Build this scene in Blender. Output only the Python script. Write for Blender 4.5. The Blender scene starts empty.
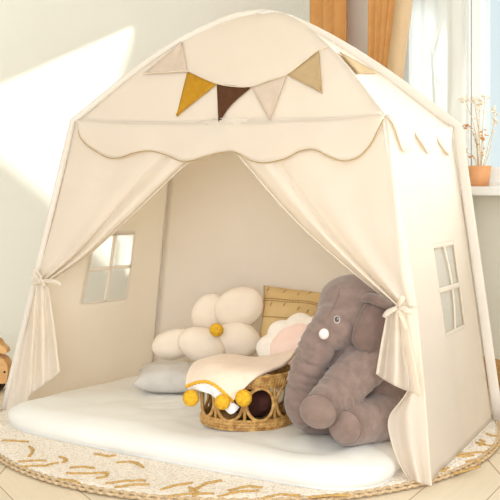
import bpy, bmesh, math, random
from mathutils import Vector, noise, Matrix
from mathutils.bvhtree import BVHTree
random.seed(7)
V = Vector
C = bpy.context.scene.collection
F, YH, HC = 929.0, 181.0, 0.727            # focal length in px, horizon row, eye height
CAM = V((0, 0, HC))

# ------------------------------------------------------------------ camera
cam = bpy.data.objects.new('camera', bpy.data.cameras.new('camera'))
C.objects.link(cam)
cam.location = CAM
cam.rotation_euler = (math.pi/2, 0, 0)
cam.data.sensor_width = 36
cam.data.lens = F/500*36
cam.data.shift_y = -(250-YH)/500
cam.data.clip_start = 0.05
bpy.context.scene.camera = cam

def ray(px, py): return V(((px-250)/F, 1, (YH-py)/F))
def at(px, py, dep): return CAM + ray(px, py)*dep
def ground(px, py, z=0): return at(px, py, (HC-z)*F/(py-YH))
def proj(p): return (250+F*p.x/p.y, YH-F*(p.z-HC)/p.y)
def lerp(a, b, t): return a*(1-t)+b*t
def sstep(a, b, x):
    t = min(1, max(0, (x-a)/(b-a))); return t*t*(3-2*t)

# ------------------------------------------------------------------ materials
def srgb(r, g, b):
    f = lambda c: (c/255/12.92) if c/255 <= .04045 else ((c/255+.055)/1.055)**2.4
    return (f(r), f(g), f(b), 1)

class NT:
    def __init__(s, name):
        s.m = bpy.data.materials.new(name); s.m.use_nodes = True
        s.t = s.m.node_tree; s.t.nodes.clear()
        s.out = s.t.nodes.new('ShaderNodeOutputMaterial')
    def n(s, kind, **kw):
        nd = s.t.nodes.new(kind)
        for k, v in kw.items():
            if k in nd.inputs: nd.inputs[k].default_value = v
            else: setattr(nd, k, v)
        return nd
    def l(s, a, b): s.t.links.new(a, b)

def mat(name, col, col2=None, scale=30, rough=.85, bump=.0, bscale=None, trans=0, detail=4, stretch=None, sheen=0, metallic=0, tcol=None, lohi=(.35, .65)):
    t = NT(name)
    tc = t.n('ShaderNodeTexCoord')
    src = tc.outputs['Object']
    if stretch:
        mp = t.n('ShaderNodeMapping'); mp.inputs['Scale'].default_value = stretch
        t.l(src, mp.inputs['Vector']); src = mp.outputs['Vector']
    p = t.n('ShaderNodeBsdfPrincipled', Roughness=rough, Metallic=metallic)
    p.inputs['Specular IOR Level'].default_value = .25
    if sheen:
        p.inputs['Sheen Weight'].default_value = sheen
        p.inputs['Sheen Roughness'].default_value = .5
    nz = t.n('ShaderNodeTexNoise', Scale=scale, Detail=detail)
    t.l(src, nz.inputs['Vector'])
    mr = t.n('ShaderNodeMapRange'); mr.inputs['From Min'].default_value = lohi[0]; mr.inputs['From Max'].default_value = lohi[1]
    t.l(nz.outputs['Fac'], mr.inputs['Value'])
    mx = t.n('ShaderNodeMix', data_type='RGBA')
    mx.inputs['A'].default_value = col
    mx.inputs['B'].default_value = col2 or tuple(c*.93 for c in col[:3])+(1,)
    t.l(mr.outputs['Result'], mx.inputs['Factor'])
    t.l(mx.outputs['Result'], p.inputs['Base Color'])
    if bump:
        nb = t.n('ShaderNodeTexNoise', Scale=bscale or scale*6, Detail=3)
        t.l(src, nb.inputs['Vector'])
        bp = t.n('ShaderNodeBump', Strength=bump, Distance=.004)
        t.l(nb.outputs['Fac'], bp.inputs['Height']); t.l(bp.outputs['Normal'], p.inputs['Normal'])
    if trans:
        tr = t.n('ShaderNodeBsdfTranslucent'); tr.inputs['Color'].default_value = tcol or col
        ms = t.n('ShaderNodeMixShader', Fac=trans)
        t.l(p.outputs[0], ms.inputs[1]); t.l(tr.outputs[0], ms.inputs[2]); t.l(ms.outputs[0], t.out.inputs['Surface'])
    else:
        t.l(p.outputs[0], t.out.inputs['Surface'])
    return t.m

M = {}
M['canvas'] = mat('cream_canvas', srgb(240, 235, 229), srgb(237, 231, 224), 9, .9, .12, 900, trans=.55, tcol=srgb(254, 245, 231))
M['canvas_in'] = M['canvas']
M['sleeve'] = mat('cream_canvas_sleeve', srgb(218, 210, 200), srgb(214, 205, 194), 12, .9, .12, 900)
M['stitch'] = mat('cream_thread', srgb(226, 216, 200), None, 60, .9)
M['hem'] = mat('hem_thread', srgb(176, 152, 112), None, 60, .9)
M['mesh'] = mat('window_netting', srgb(205, 200, 190), None, 60, .9, trans=.3)
M['sheet'] = mat('white_sheet', srgb(234, 231, 226), srgb(229, 226, 220), 7, .9, .15, 500)
M['plush'] = mat('grey_plush', srgb(140, 119, 110), srgb(125, 105, 97), 45, .95, .5, 380, sheen=.35)
M['plush_ear'] = mat('grey_plush_inner', srgb(122, 101, 93), srgb(110, 90, 83), 45, .95, .4, 380, sheen=.3)
M['plush_sole'] = mat('grey_plush_sole', srgb(141, 119, 110), srgb(126, 106, 97), 30, .95, .4, 380, sheen=.35)
M['white_plush'] = mat('white_plush', srgb(235, 226, 220), None, 90, .95, .5, 500)
M['eye_dark'] = mat('dark_eye_thread', srgb(92, 80, 78), None, 60, .5)
M['eye_white'] = mat('white_eye_thread', srgb(225, 220, 215), None, 60, .8)
M['petal'] = mat('cream_cushion', srgb(233, 218, 200), srgb(229, 213, 194), 14, .95, .2, 300, sheen=.2)
M['greypil'] = mat('pale_grey_linen', srgb(202, 196, 189), srgb(194, 187, 180), 25, .95, .2, 500)
M['tan'] = mat('tan_cotton', srgb(204, 174, 124), srgb(196, 164, 112), 20, .95, .25, 500)
M['tan_thread'] = mat('brown_thread', srgb(160, 122, 70), None, 60, .9)
M['pinkfluff'] = mat('pink_plush', srgb(240, 206, 192), srgb(243, 214, 201), 30, .95, .5, 260, sheen=.3)
M['whitefluff'] = mat('cream_plush_edge', srgb(245, 234, 222), srgb(238, 226, 214), 30, .95, .5, 260, sheen=.3)
M['blanket'] = mat('peach_knit', srgb(240, 218, 198), srgb(235, 211, 190), 40, .95, .35, 420, sheen=.2)
M['blanket_back'] = mat('pale_lining', srgb(240, 240, 238), srgb(228, 232, 234), 18, .95, .2, 420)
M['mustard'] = mat('mustard_yarn', srgb(236, 186, 56), srgb(216, 160, 36), 120, .95, .6, 300)
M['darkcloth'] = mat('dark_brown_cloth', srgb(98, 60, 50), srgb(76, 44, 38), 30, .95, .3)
M['wood_toy'] = mat('light_toy_wood', srgb(222, 178, 122), srgb(200, 150, 96), 8, .55, .05, 60, stretch=(1, 1, 6))
M['hole'] = mat('dark_hole', srgb(60, 38, 22), None, 20, .9)
M['white_paint'] = mat('white_gloss_paint', srgb(250, 250, 249), srgb(247, 247, 246), 6, .4)
M['paving'] = mat('pale_paving', srgb(196, 194, 186), srgb(182, 180, 172), 3, .9, .2, 40)
M['seal'] = mat('grey_seal', srgb(150, 150, 150), None, 6, .7)
M['terracotta'] = mat('terracotta', srgb(232, 172, 124), srgb(222, 156, 106), 16, .85, .15, 200)
M['soil'] = mat('soil', srgb(120, 90, 62), srgb(90, 66, 46), 60, .95, .5, 200)
M['dry_stem'] = mat('dry_stem', srgb(206, 188, 158), srgb(190, 168, 134), 40, .9)
M['dry_flower'] = mat('dry_flower', srgb(246, 236, 218), srgb(232, 212, 182), 40, .9, trans=.3)
M['dry_leaf'] = mat('dry_orange_leaf', srgb(224, 168, 108), srgb(206, 142, 84), 40, .9, trans=.3)
M['bark'] = mat('pale_bark', srgb(214, 214, 210), None, 30, .9)
M['curtain'] = mat('ochre_curtain', srgb(234, 182, 116), srgb(226, 170, 102), 24, .9, .12, 700, trans=.3, tcol=srgb(228, 160, 84))
M['curtain_sunlit'] = mat('sunlit_curtain_edge', srgb(248, 222, 184), None, 24, .9, .1, 700, trans=.3)  # sunlit tone of the ochre curtain, put into the colour
M['jute'] = mat('jute_braid', srgb(214, 190, 156), srgb(184, 154, 116), 160, .95, .8, 300)
M['pen_blush'] = mat('blush_felt', srgb(200, 181, 164), None, 60, .95, .2)
M['pen_mustard'] = mat('mustard_felt', srgb(178, 130, 32), srgb(168, 120, 26), 60, .95, .2)
M['pen_brown'] = mat('brown_felt', srgb(86, 54, 30), srgb(76, 46, 26), 60, .95, .2)
M['pen_tan'] = mat('tan_felt', srgb(180, 154, 116), None, 60, .95, .2)
M['cord'] = mat('cream_cord', srgb(226, 210, 186), None, 60, .95)

def rattan():
    t = NT('rattan')
    tc = t.n('ShaderNodeTexCoord')
    nz = t.n('ShaderNodeTexNoise', Scale=70, Detail=4)
    t.l(tc.outputs['Object'], nz.inputs['Vector'])
    cr = t.n('ShaderNodeValToRGB')
    cr.color_ramp.elements[0].color = srgb(150, 102, 46); cr.color_ramp.elements[0].position = .3
    cr.color_ramp.elements[1].color = srgb(214, 172, 104); cr.color_ramp.elements[1].position = .7
    t.l(nz.outputs['Fac'], cr.inputs['Fac'])
    p = t.n('ShaderNodeBsdfPrincipled', Roughness=.5)
    t.l(cr.outputs['Color'], p.inputs['Base Color'])
    t.l(p.outputs[0], t.out.inputs['Surface'])
    return t.m
M['rattan'] = rattan()

def sheer_mat():
    t = NT('sheer_voile')
    tr = t.n('ShaderNodeBsdfTransparent')
    tl = t.n('ShaderNodeBsdfTranslucent'); tl.inputs['Color'].default_value = (.95, .94, .90, 1)
    df = t.n('ShaderNodeBsdfDiffuse'); df.inputs['Color'].default_value = (.93, .92, .88, 1)
    m1 = t.n('ShaderNodeMixShader', Fac=.5); t.l(tl.outputs[0], m1.inputs[1]); t.l(df.outputs[0], m1.inputs[2])
    m2 = t.n('ShaderNodeMixShader', Fac=.6); t.l(tr.outputs[0], m2.inputs[1]); t.l(m1.outputs[0], m2.inputs[2])
    t.l(m2.outputs[0], t.out.inputs['Surface']); return t.m
M['sheer'] = sheer_mat()

def glass_mat():
    t = NT('window_glass')
    tr = t.n('ShaderNodeBsdfTransparent'); tr.inputs['Color'].default_value = (.95, .98, .98, 1)
    gl = t.n('ShaderNodeBsdfGlossy', Roughness=.02)
    ms = t.n('ShaderNodeMixShader', Fac=.012)
    t.l(tr.outputs[0], ms.inputs[1]); t.l(gl.outputs[0], ms.inputs[2]); t.l(ms.outputs[0], t.out.inputs['Surface'])
    return t.m
M['glass'] = glass_mat()

def wall_mat(name, c1, c2):
    return mat(name, c1, c2, 1.3, .9, .06, 220, detail=3)
M['wall'] = wall_mat('painted_plaster', srgb(232, 231, 222), srgb(229, 227, 217))
M['ceil'] = wall_mat('ceiling_paint', srgb(240, 238, 232), srgb(238, 236, 229))

def floor_mat():                     # chevron planks of pale oak
    t = NT('pale_oak_chevron')
    tc = t.n('ShaderNodeTexCoord'); sp = t.n('ShaderNodeSeparateXYZ'); t.l(tc.outputs['Object'], sp.inputs[0])
    def math_(op, a, b=None):
        nd = t.n('ShaderNodeMath', operation=op)
        for i, v in enumerate((a, b)):
            if v is None: continue
            if isinstance(v, (int, float)): nd.inputs[i].default_value = v
            else: t.l(v, nd.inputs[i])
        return nd.outputs[0]
    w, h = .62, .30
    pp = math_('PINGPONG', sp.outputs['X'], w)
    y = math_('SUBTRACT', sp.outputs['Y'], math_('MULTIPLY', pp, 1.7))
    row = math_('DIVIDE', y, h)
    fr = math_('FRACT', row); idx = math_('FLOOR', row)
    col = math_('FLOOR', math_('DIVIDE', sp.outputs['X'], w))
    edge = math_('MINIMUM', math_('MINIMUM', fr, math_('SUBTRACT', 1, fr)), math_('MULTIPLY', math_('MINIMUM', pp, math_('SUBTRACT', w, pp)), 5))
    line = t.n('ShaderNodeMapRange'); line.inputs['From Min'].default_value = .004; line.inputs['From Max'].default_value = .012
    t.l(edge, line.inputs['Value'])
    wn = t.n('ShaderNodeTexWhiteNoise', noise_dimensions='2D')
    cb = t.n('ShaderNodeCombineXYZ'); t.l(idx, cb.inputs[0]); t.l(col, cb.inputs[1]); t.l(cb.outputs[0], wn.inputs['Vector'])
    mp = t.n('ShaderNodeCombineXYZ'); t.l(math_('MULTIPLY', sp.outputs['X'], 3), mp.inputs[0]); t.l(math_('MULTIPLY', y, 26), mp.inputs[1])
    nz = t.n('ShaderNodeTexNoise', Scale=2.2, Detail=5); t.l(mp.outputs[0], nz.inputs['Vector'])
    m1 = t.n('ShaderNodeMix', data_type='RGBA'); m1.inputs['A'].default_value = srgb(227, 213, 191); m1.inputs['B'].default_value = srgb(214, 197, 171)
    t.l(nz.outputs['Fac'], m1.inputs['Factor'])
    m2 = t.n('ShaderNodeMix', data_type='RGBA', blend_type='MULTIPLY'); m2.inputs['Factor'].default_value = 1
    vr = t.n('ShaderNodeMapRange'); vr.inputs['To Min'].default_value = .93; vr.inputs['To Max'].default_value = 1.03; t.l(wn.outputs['Value'], vr.inputs['Value'])
    t.l(m1.outputs['Result'], m2.inputs['A']); t.l(vr.outputs['Result'], m2.inputs['B'])
    m3 = t.n('ShaderNodeMix', data_type='RGBA'); m3.inputs['A'].default_value = srgb(150, 118, 80)
    t.l(line.outputs['Result'], m3.inputs['Factor']); t.l(m2.outputs['Result'], m3.inputs['B'])
    p = t.n('ShaderNodeBsdfPrincipled', Roughness=.42); t.l(m3.outputs['Result'], p.inputs['Base Color'])
    t.l(p.outputs[0], t.out.inputs['Surface']); return t.m
M['floor'] = floor_mat()
M['skirting'] = mat('oak_skirting', srgb(206, 166, 112), srgb(184, 142, 90), 5, .6, .05, 60, stretch=(6, 6, 30))

def rug_mat():
    t = NT('woven_rug')
    tc = t.n('ShaderNodeTexCoord')
    nz = t.n('ShaderNodeTexNoise', Scale=190, Detail=3); t.l(tc.outputs['Object'], nz.inputs['Vector'])
    cr = t.n('ShaderNodeValToRGB')
    e = cr.color_ramp.elements
    e[0].position = .34; e[0].color = srgb(212, 192, 168)
    e[1].position = .50; e[1].color = srgb(242, 233, 222)
    t.l(nz.outputs['Fac'], cr.inputs['Fac'])
    p = t.n('ShaderNodeBsdfPrincipled', Roughness=.95); t.l(cr.outputs['Color'], p.inputs['Base Color'])
    vb = t.n('ShaderNodeTexVoronoi', Scale=150); t.l(tc.outputs['Object'], vb.inputs['Vector'])
    bp = t.n('ShaderNodeBump', Strength=.7, Distance=.006); t.l(vb.outputs['Distance'], bp.inputs['Height']); t.l(bp.outputs['Normal'], p.inputs['Normal'])
    t.l(p.outputs[0], t.out.inputs['Surface']); return t.m
M['rug'] = rug_mat()
M['rug_tuft'] = mat('mustard_tuft', srgb(206, 168, 104), srgb(184, 144, 82), 140, .95, .8, 220)

# ------------------------------------------------------------------ object helpers
ROOT = {}
def tag(o, label=None, cat=None, group=None, kind=None):
    if label: o['label'] = label
    if cat: o['category'] = cat
    if group: o['group'] = group
    if kind: o['kind'] = kind
    return o

def thing(name, loc, label, cat, group=None):
    o = bpy.data.objects.new(name, None); C.objects.link(o)
    o.empty_display_size = .05
    o.location = loc; ROOT[o] = V(loc)
    return tag(o, label, cat, group)

class MB:
    """collects geometry in world coordinates"""
    def __init__(s): s.v = []; s.f = []; s.mi = []; s.cur = 0
    def add(s, verts, faces):
        b = len(s.v); s.v += [V(p) for p in verts]
        for f in faces: s.f.append(tuple(i+b for i in f)); s.mi.append(s.cur)
        return s
    def grid(s, rows, closed=False):
        n = len(rows[0]); vs = [p for r in rows for p in r]; fs = []
        for j in range(len(rows)-1):
            for i in range(n if closed else n-1):
                k = (i+1) % n
                fs.append((j*n+i, j*n+k, (j+1)*n+k, (j+1)*n+i))
        return s.add(vs, fs)
    def box(s, o, a, b, c):          # corner + three edge vectors
        o, a, b, c = V(o), V(a), V(b), V(c)
        vs = [o, o+a, o+a+b, o+b, o+c, o+a+c, o+a+b+c, o+b+c]
        fs = [(0, 3, 2, 1), (4, 5, 6, 7), (0, 1, 5, 4), (1, 2, 6, 5), (2, 3, 7, 6), (3, 0, 4, 7)]
        if a.cross(b).dot(c) < 0: fs = [f[::-1] for f in fs]
        return s.add(vs, fs)
    def tube(s, pts, r, n=10, closed=False, flat=1.0, nrm=None):
        pts = [V(p) for p in pts]; m = len(pts); rings = []
        up = None
        for i, p in enumerate(pts):
            a = pts[(i-1) % m] if (closed or i > 0) else p
            b = pts[(i+1) % m] if (closed or i < m-1) else p
            d = (b-a).normalized()
            if nrm is not None: up = V(nrm)
            elif up is None: up = V((0, 0, 1)) if abs(d.z) < .9 else V((1, 0, 0))
            x = up - d*up.dot(d)
            if x.length < 1e-6: x = d.orthogonal()
            x.normalize(); y = d.cross(x)
            up = x
            rr = r[i] if isinstance(r, (list, tuple)) else r
            rings.append([p + (x*math.cos(t)*flat + y*math.sin(t))*rr for t in (2*math.pi*k/n for k in range(n))])
        if closed: rings.append(rings[0])
        s.grid(rings, True)
        if not closed:
            b = len(s.v); n_ = n
            s.add([pts[0], pts[-1]], [])
            for k in range(n):
                s.f.append((b, b-len(rings)*n+(k+1) % n, b-len(rings)*n+k)); s.mi.append(s.cur)
                s.f.append((b+1, b-n+k, b-n+(k+1) % n)); s.mi.append(s.cur)
        return s
    def ball(s, c, rx, ry=None, rz=None, R=None, nu=24, nv=14, fn=None):
        ry = ry or rx; rz = rz or rx; c = V(c); R = R or Matrix.Identity(3)
        rows = []
        for j in range(nv+1):
            th = math.pi*j/nv; row = []
            for i in range(nu):
                ph = 2*math.pi*i/nu
                u = V((math.sin(th)*math.cos(ph), math.sin(th)*math.sin(ph), math.cos(th)))
                k = fn(u) if fn else 1
                row.append(c + R @ V((u.x*rx*k, u.y*ry*k, u.z*rz*k)))
            rows.append(row)
        return s.grid(rows[::-1], True)
    def lathe(s, c, prof, n=32, ax=V((1, 0, 0)), ay=V((0, 1, 0))):
        c = V(c)
        rows = [[c + ax*r*math.cos(t) + ay*r*math.sin(t) + V((0, 0, z)) for t in (2*math.pi*k/n for k in range(n))] for r, z in prof]
        return s.grid(rows, True)
    def build(s, name, mats, parent=None, origin=None, smooth=True, solid=0, off=0, sub=0, weld=True):
        base = V((0, 0, 0))
        if parent is not None: base = ROOT[parent]
        elif origin is not None: base = V(origin)
        me = bpy.data.meshes.new(name)
        me.from_pydata([tuple(p-base) for p in s.v], [], s.f)
        mats = mats if isinstance(mats, (list, tuple)) else [mats]
        for m in mats: me.materials.append(m)
        for p, k in zip(me.polygons, s.mi): p.material_index = k; p.use_smooth = smooth
        bm = bmesh.new(); bm.from_mesh(me)
        if weld: bmesh.ops.remove_doubles(bm, verts=bm.verts, dist=1e-5)
        bmesh.ops.recalc_face_normals(bm, faces=bm.faces)
        bm.to_mesh(me); bm.free()
        o = bpy.data.objects.new(name, me); C.objects.link(o)
        ROOT[o] = base
        if parent is not None: o.parent = parent
        else: o.location = base
        if solid:
            md = o.modifiers.new('thick', 'SOLIDIFY'); md.thickness = solid; md.offset = off
        if sub:
            md = o.modifiers.new('sub', 'SUBSURF'); md.levels = sub; md.render_levels = sub
        return o

def fbm(p, s, seed=0): return noise.noise(V(p)*s + V((seed*7.3, seed*3.1, seed)))

# ------------------------------------------------------------------ room (u along window wall from the far corner, v along the other wall)
A28 = math.radians(28)
DW = V((-math.sin(A28), math.cos(A28), 0))     # along the window wall, away from the eye
EW = V((-math.cos(A28), -math.sin(A28), 0))    # along the other wall, to the left
Q = V((.247, 4.398, 0))
def W(u, v, z=0): return Q - DW*u + EW*v + V((0, 0, z))
UD = -DW; ZZ = V((0, 0, 1))

CEIL = 2.5
def structure(name, mb, m, **k):
    o = mb.build(name, m, smooth=False, **k); return tag(o, kind='structure')

b = MB(); b.box(W(-.15, -.15, -.08), UD*7.3, EW*6.3, ZZ*.08)
fl = structure('floor', b, M['floor'])
b = MB(); b.box(W(-.15, -.15, CEIL), UD*7.3, EW*5.3, ZZ*.1); structure('ceiling', b, M['ceil'])
b = MB(); b.box(W(-.15, -.15, 0), UD*.15, EW*5.3, ZZ*CEIL); structure('wall_left', b, M['wall'])
U0, U1, Z0, Z1 = .62, 2.46, .70, 1.944          # window opening
b = MB()
b.box(W(-.15, -.15, 0), UD*(U0+.15), EW*.15, ZZ*CEIL)
b.box(W(U1, -.15, 0), UD*(7.1-U1), EW*.15, ZZ*CEIL)
b.box(W(U0, -.15, 0), UD*(U1-U0), EW*.15, ZZ*Z0)
b.box(W(U0, -.15, Z1), UD*(U1-U0), EW*.15, ZZ*(CEIL-Z1))
structure('wall_right', b, M['wall'])
b = MB(); b.box(W(.015, 0, 0), UD*7, EW*.014, ZZ*.1); b.box(W(.015, 0, .1), UD*7, EW*.008, ZZ*.006)
structure('baseboard_right', b, M['skirting'])
b = MB(); b.box(W(0, .015, 0), UD*.014, EW*5, ZZ*.1); b.box(W(0, .015, .1), UD*.008, EW*5, ZZ*.006)
structure('baseboard_left', b, M['wall'])

b = MB(); b.box(W(-6, -6.2, -.5), UD*13, EW*6, ZZ*.1); structure('ground', b, M['paving'])

# window: frame with two sashes, panes, sill
win = bpy.data.objects.new('window_1', None); C.objects.link(win); win.location = W(1.4, -.06, Z0); ROOT[win] = V(win.location)
tag(win, kind='structure')
def rectframe(mb, u0, u1, z0, z1, w, v0, dv):
    mb.box(W(u0, v0, z0), UD*w, EW*dv, ZZ*(z1-z0)); mb.box(W(u1-w, v0, z0), UD*w, EW*dv, ZZ*(z1-z0))
    mb.box(W(u0+w, v0, z0), UD*(u1-u0-2*w), EW*dv, ZZ*w); mb.box(W(u0+w, v0, z1-w), UD*(u1-u0-2*w), EW*dv, ZZ*w)
UM = 1.100
b = MB(); rectframe(b, U0, U1, Z0, Z1, .03, -.10, .07); b.box(W(UM-.056, -.10, Z0+.03), UD*.088, EW*.07, ZZ*(Z1-Z0-.06))
fo = b.build('frame', M['white_paint'], win, smooth=False)
b = MB(); b.box(W(UM+.0315, -.06, Z0+.03), UD*.003, EW*.022, ZZ*(Z1-Z0-.06)); b.build('seal', M['seal'], win, smooth=False)
for (a, c) in ((U0+.03, UM-.056), (UM+.032, U1-.03)):
    b = MB(); rectframe(b, a+.002, c-.002, Z0+.032, Z1-.032, .044, -.09, .05); so = b.build('sash', M['white_paint'], win, smooth=False)
    b = MB(); b.box(W(a+.044, -.068, Z0+.074), UD*(c-a-.088), EW*.004, ZZ*(Z1-Z0-.148)); b.build('pane', M['glass'], so, smooth=False)
b = MB(); b.box(W(U0-.05, -.03, Z0-.022), UD*(U1-U0+.1), EW*.15, ZZ*.03)
so = b.build('sill', M['white_paint'], win, smooth=False)
md = so.modifiers.new('bev', 'BEVEL'); md.width = .004; md.segments = 2

# unseen slabs added out of doors to cut the low sun into its patch
KS, MS = .68, .343
SUN = (DW + EW*KS - ZZ*MS)                      # direction the sunlight travels
def sunback(u, z, t=2.0): return W(u, 0, z) - SUN*t
def slab(name, pts, t=2.0, th=.15):
    top = [sunback(u, z, t) for u, z in pts]; bot = [p - SUN.normalized()*th for p in top]
    mb = MB(); n = len(pts)
    mb.add(top+bot, [tuple(range(n)), tuple(range(2*n-1, n-1, -1))] + [(i, (i+1) % n, n+(i+1) % n, n+i) for i in range(n)])
    return structure(name, mb, M['wall'])
VZ = [(1.417, .83), (1.234, .68), (.887, .28)]       # lower edge of the sun patch on the wall (v, z)
low = [(v/KS, z+MS*v/KS) for v, z in [(1.80, 1.13)]+VZ+[(.80, .10)]]
slab('sun_blocker_low', low+[(low[-1][0], -1.2), (low[0][0]+.3, -1.2), (low[0][0]+.3, low[0][1]+.2)])
rt = [(v/KS, z+MS*v/KS) for v, z in [(.835, 1.42), (.918, 1.167), (.90, .95), (.80, .62), (.78, .2)]]
slab('sun_blocker_side', [(rt[0][0]-.0, 2.6)]+rt+[(rt[-1][0], -1.2), (.5, -1.2), (.5, 2.6)])

# ------------------------------------------------------------------ drapes at the window
def drape(name, m, u0, u1, z0, z1, v, folds, amp, lead=None, label='', cat='curtain', ph=0, edge=None, group=None):
    rows = []; n = folds*10
    for j in range(25):
        t = j/24; row = []
        for i in range(n+1):
            s = i/n
            ua, ub = u0, u1
            if lead: ub = lead(t)
            u = ua + (ub-ua)*s
            vv = v + amp*math.sin(2*math.pi*folds*s+ph)*(.8+.2*math.sin(3*t+i)) + .004*fbm((s*4, t*3, ph), 2)
            row.append(W(u, vv, z1+(z0-z1)*t))
        rows.append(row)
    mb = MB(); mb.grid(rows)
    root = thing(name, W((u0+u1)/2, v, z0), label, cat, group)
    o = mb.build('drape', m, root, solid=.003)
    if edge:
        mb = MB(); mb.grid([[r[-1]+EW*.004, r[-1]+EW*.004+UD*edge] for r in rows]); mb.build('sunlit_edge', M['curtain_sunlit'], root, solid=.006)  # paler strip paints sunlight along the curtain's leading edge
    mb = MB(); mb.grid([[p+ZZ*.02+EW*.006 for p in rows[0]], [p-ZZ*.03+EW*.006 for p in rows[0]]]); mb.build('heading_tape', m, root, solid=.004)
    return root
CZ = 2.02
def leadR(t):
    z = CZ + (.05-CZ)*t
    return .80 + .095*sstep(1.0, 1.6, z) - .03*sstep(.9, .3, z)
drape('window_curtain', M['curtain'], .69, .90, .05, CZ, .10, 4, .012, leadR, 'ochre window curtain beside the bright sheer, with a wide sunlit edge in paler colour', ph=.6, edge=.105)
drape('window_curtain', M['curtain'], .25, .525, .05, CZ, .095, 3, .018, None, 'darker ochre curtain hanging in the room corner behind the tent roof', ph=1.0)
drape('sheer_curtain', M['sheer'], .72, 1.195, .05, CZ, .04, 6, .007, None, 'sheer white curtain hanging between ochre curtain and bare window pane', ph=.2)
mb = MB(); mb.tube([W(.03, .07, CZ+.04), W(2.75, .07, CZ+.04)], .011, 12)
mb.ball(W(2.76, .07, CZ+.04), .018)
for u in (.4, 2.7): mb.tube([W(u, .0, CZ+.04), W(u, .07, CZ+.04)], .006, 8)
tag(mb.build('curtain_rod', M['white_paint'], origin=W(1.2, .07, CZ+.04)), 'white curtain rod carrying the ochre and sheer curtains above the window', 'curtain rod')

# bare branch outdoors, seen through the voile
mb = MB()
def od(px, py, dep): return at(px, py, dep)
g0 = od(436, 130, 4.9)
mb.tube([V((g0.x+.03, g0.y, -.4)), V((g0.x+.01, g0.y, .4)), g0], [.014, .010, .007], 8)
mb.tube([od(436, 130, 4.9), od(434, 95, 4.9), od(432, 60, 4.9), od(438, 38, 4.9), od(446, 10, 4.9), od(448, -30, 4.9)], [.007, .0065, .0055, .005, .004, .003], 8)
mb.tube([od(432, 60, 4.9), od(430, 48, 4.92), od(437, 30, 4.95), od(440, 12, 4.95)], [.004, .0035, .003, .002], 6)
mb.tube([od(434, 76, 4.9), od(442, 88, 4.9), od(444, 110, 4.9)], [.0035, .003, .0025], 6)
tag(mb.build('bare_branch', M['bark'], origin=V((g0.x+.03, g0.y, -.4))), 'thin bare branch outdoors showing faintly through the sheer curtain', 'branch')

# ------------------------------------------------------------------ rug
RC = V((-.021, 2.836, 0)); RR = .765; RT = .014
rug = thing('round_rug', RC, 'round cream woven rug with mustard dashes lying under the play tent', 'rug')
mb = MB()
prof = [(0.0, RT)]+[(RR*k/40, RT) for k in range(1, 39)]+[(RR-.012, RT), (RR-.012, 0.0005), (0.0, .0005)]
mb.lathe(RC, prof, 128); mb.build('pile', M['rug'], rug)
mb = MB()
for q, (rr, zz) in enumerate(((RR-.004, .007), (RR-.010, .0125))):
    pts = []
    for k in range(720):
        a = 2*math.pi*k/720
        w = .002*math.sin(a*180+q*math.pi)
        pts.append(RC+V((math.cos(a)*(rr+w), math.sin(a)*(rr+w), zz+.0015*math.cos(a*180+q*math.pi))))
    mb.tube(pts, .0040, 8, closed=True)
mb.build('braided_border', M['jute'], rug)
# raised mustard dashes (pixel runs on the rug surface)
dash = [[(2, 441), (14, 441), (28, 442)], [(17, 462), (32, 461), (46, 461)], [(22, 467), (45, 466), (58, 463)], [(30, 447), (33, 451), (29, 457)], [(60, 457), (66, 460), (64, 463)],
        [(70, 468), (82, 467), (94, 469)], [(66, 474), (88, 474), (108, 473)], [(96, 479), (106, 477), (108, 474)], [(95, 454), (108, 457), (116, 456)],
        [(117, 463), (130, 462), (138, 464), (144, 468)], [(106, 484), (128, 481), (146, 481)], [(114, 488), (134, 485), (150, 485)],
        [(160, 490), (176, 486), (192, 483)], [(190, 492), (206, 484), (222, 481)], [(168, 497), (192, 494), (214, 494)], [(190, 488), (197, 493), (193, 497)],
        [(218, 497), (238, 492), (258, 491)], [(228, 491), (248, 487), (262, 488)], [(262, 499), (280, 495), (300, 496)],
        [(440, 459), (456, 457), (474, 456)], [(448, 456), (466, 454), (488, 452)], [(476, 443), (488, 446), (499, 446)], [(466, 462), (474, 461), (482, 462)], [(480, 440), (484, 442), (480, 446)],
        [(436, 472), (444, 471), (448, 468)], [(454, 474), (466, 471), (480, 467)], [(486, 434), (492, 436), (499, 436)], [(310, 498), (330, 496), (350, 496)], [(60, 480), (72, 481), (80, 484)]]
for pts in dash:
    g = [ground(x, y, RT) for x, y in pts]
    sm = []
    for i in range(len(g)-1):
        for k in range(8): sm.append(lerp(g[i], g[i+1], k/8))
    sm.append(g[-1])
    sm = [p + V((fbm(p, 60, 1)*.004, fbm(p, 60, 2)*.004, .0015+fbm(p, 200, 3)*.001)) for p in sm]
    mb = MB(); mb.tube(sm, [.0045+.0015*fbm(p, 90, 4) for p in sm], 8, flat=.5); mb.build('mustard_dash', M['rug_tuft'], rug)

# ------------------------------------------------------------------ play tent
FLc, FRc, BRc, BLc = ground(6, 414), ground(431, 487), ground(492, 425), ground(152, 384)
for p in (FLc, FRc, BRc, BLc): p.z = RT
eFL, eFR, eBR, eBL = at(75, 121, 2.876), at(386, 116, 2.35), at(451, 127, 2.776), V((-.265, 3.2, .90))
APEX = at(266, 9, 2.80)
CEN = (FLc+FRc+BRc+BLc)/4
tent = thing('play_tent', CEN, 'large cream canvas play tent with scalloped roof edge and tied-back front curtains', 'tent')

def hip(e, t):
    out = V((e.x-CEN.x, e.y-CEN.y, 0)).normalized()
    return lerp(e, APEX, t) + 4*t**1.25*(1-t**1.25)*((ZZ*.040+out*.022) if e is not eBR else (ZZ*.022+out*.010)) - ZZ*.012*sstep(.86, 1, t)**1.3
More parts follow.
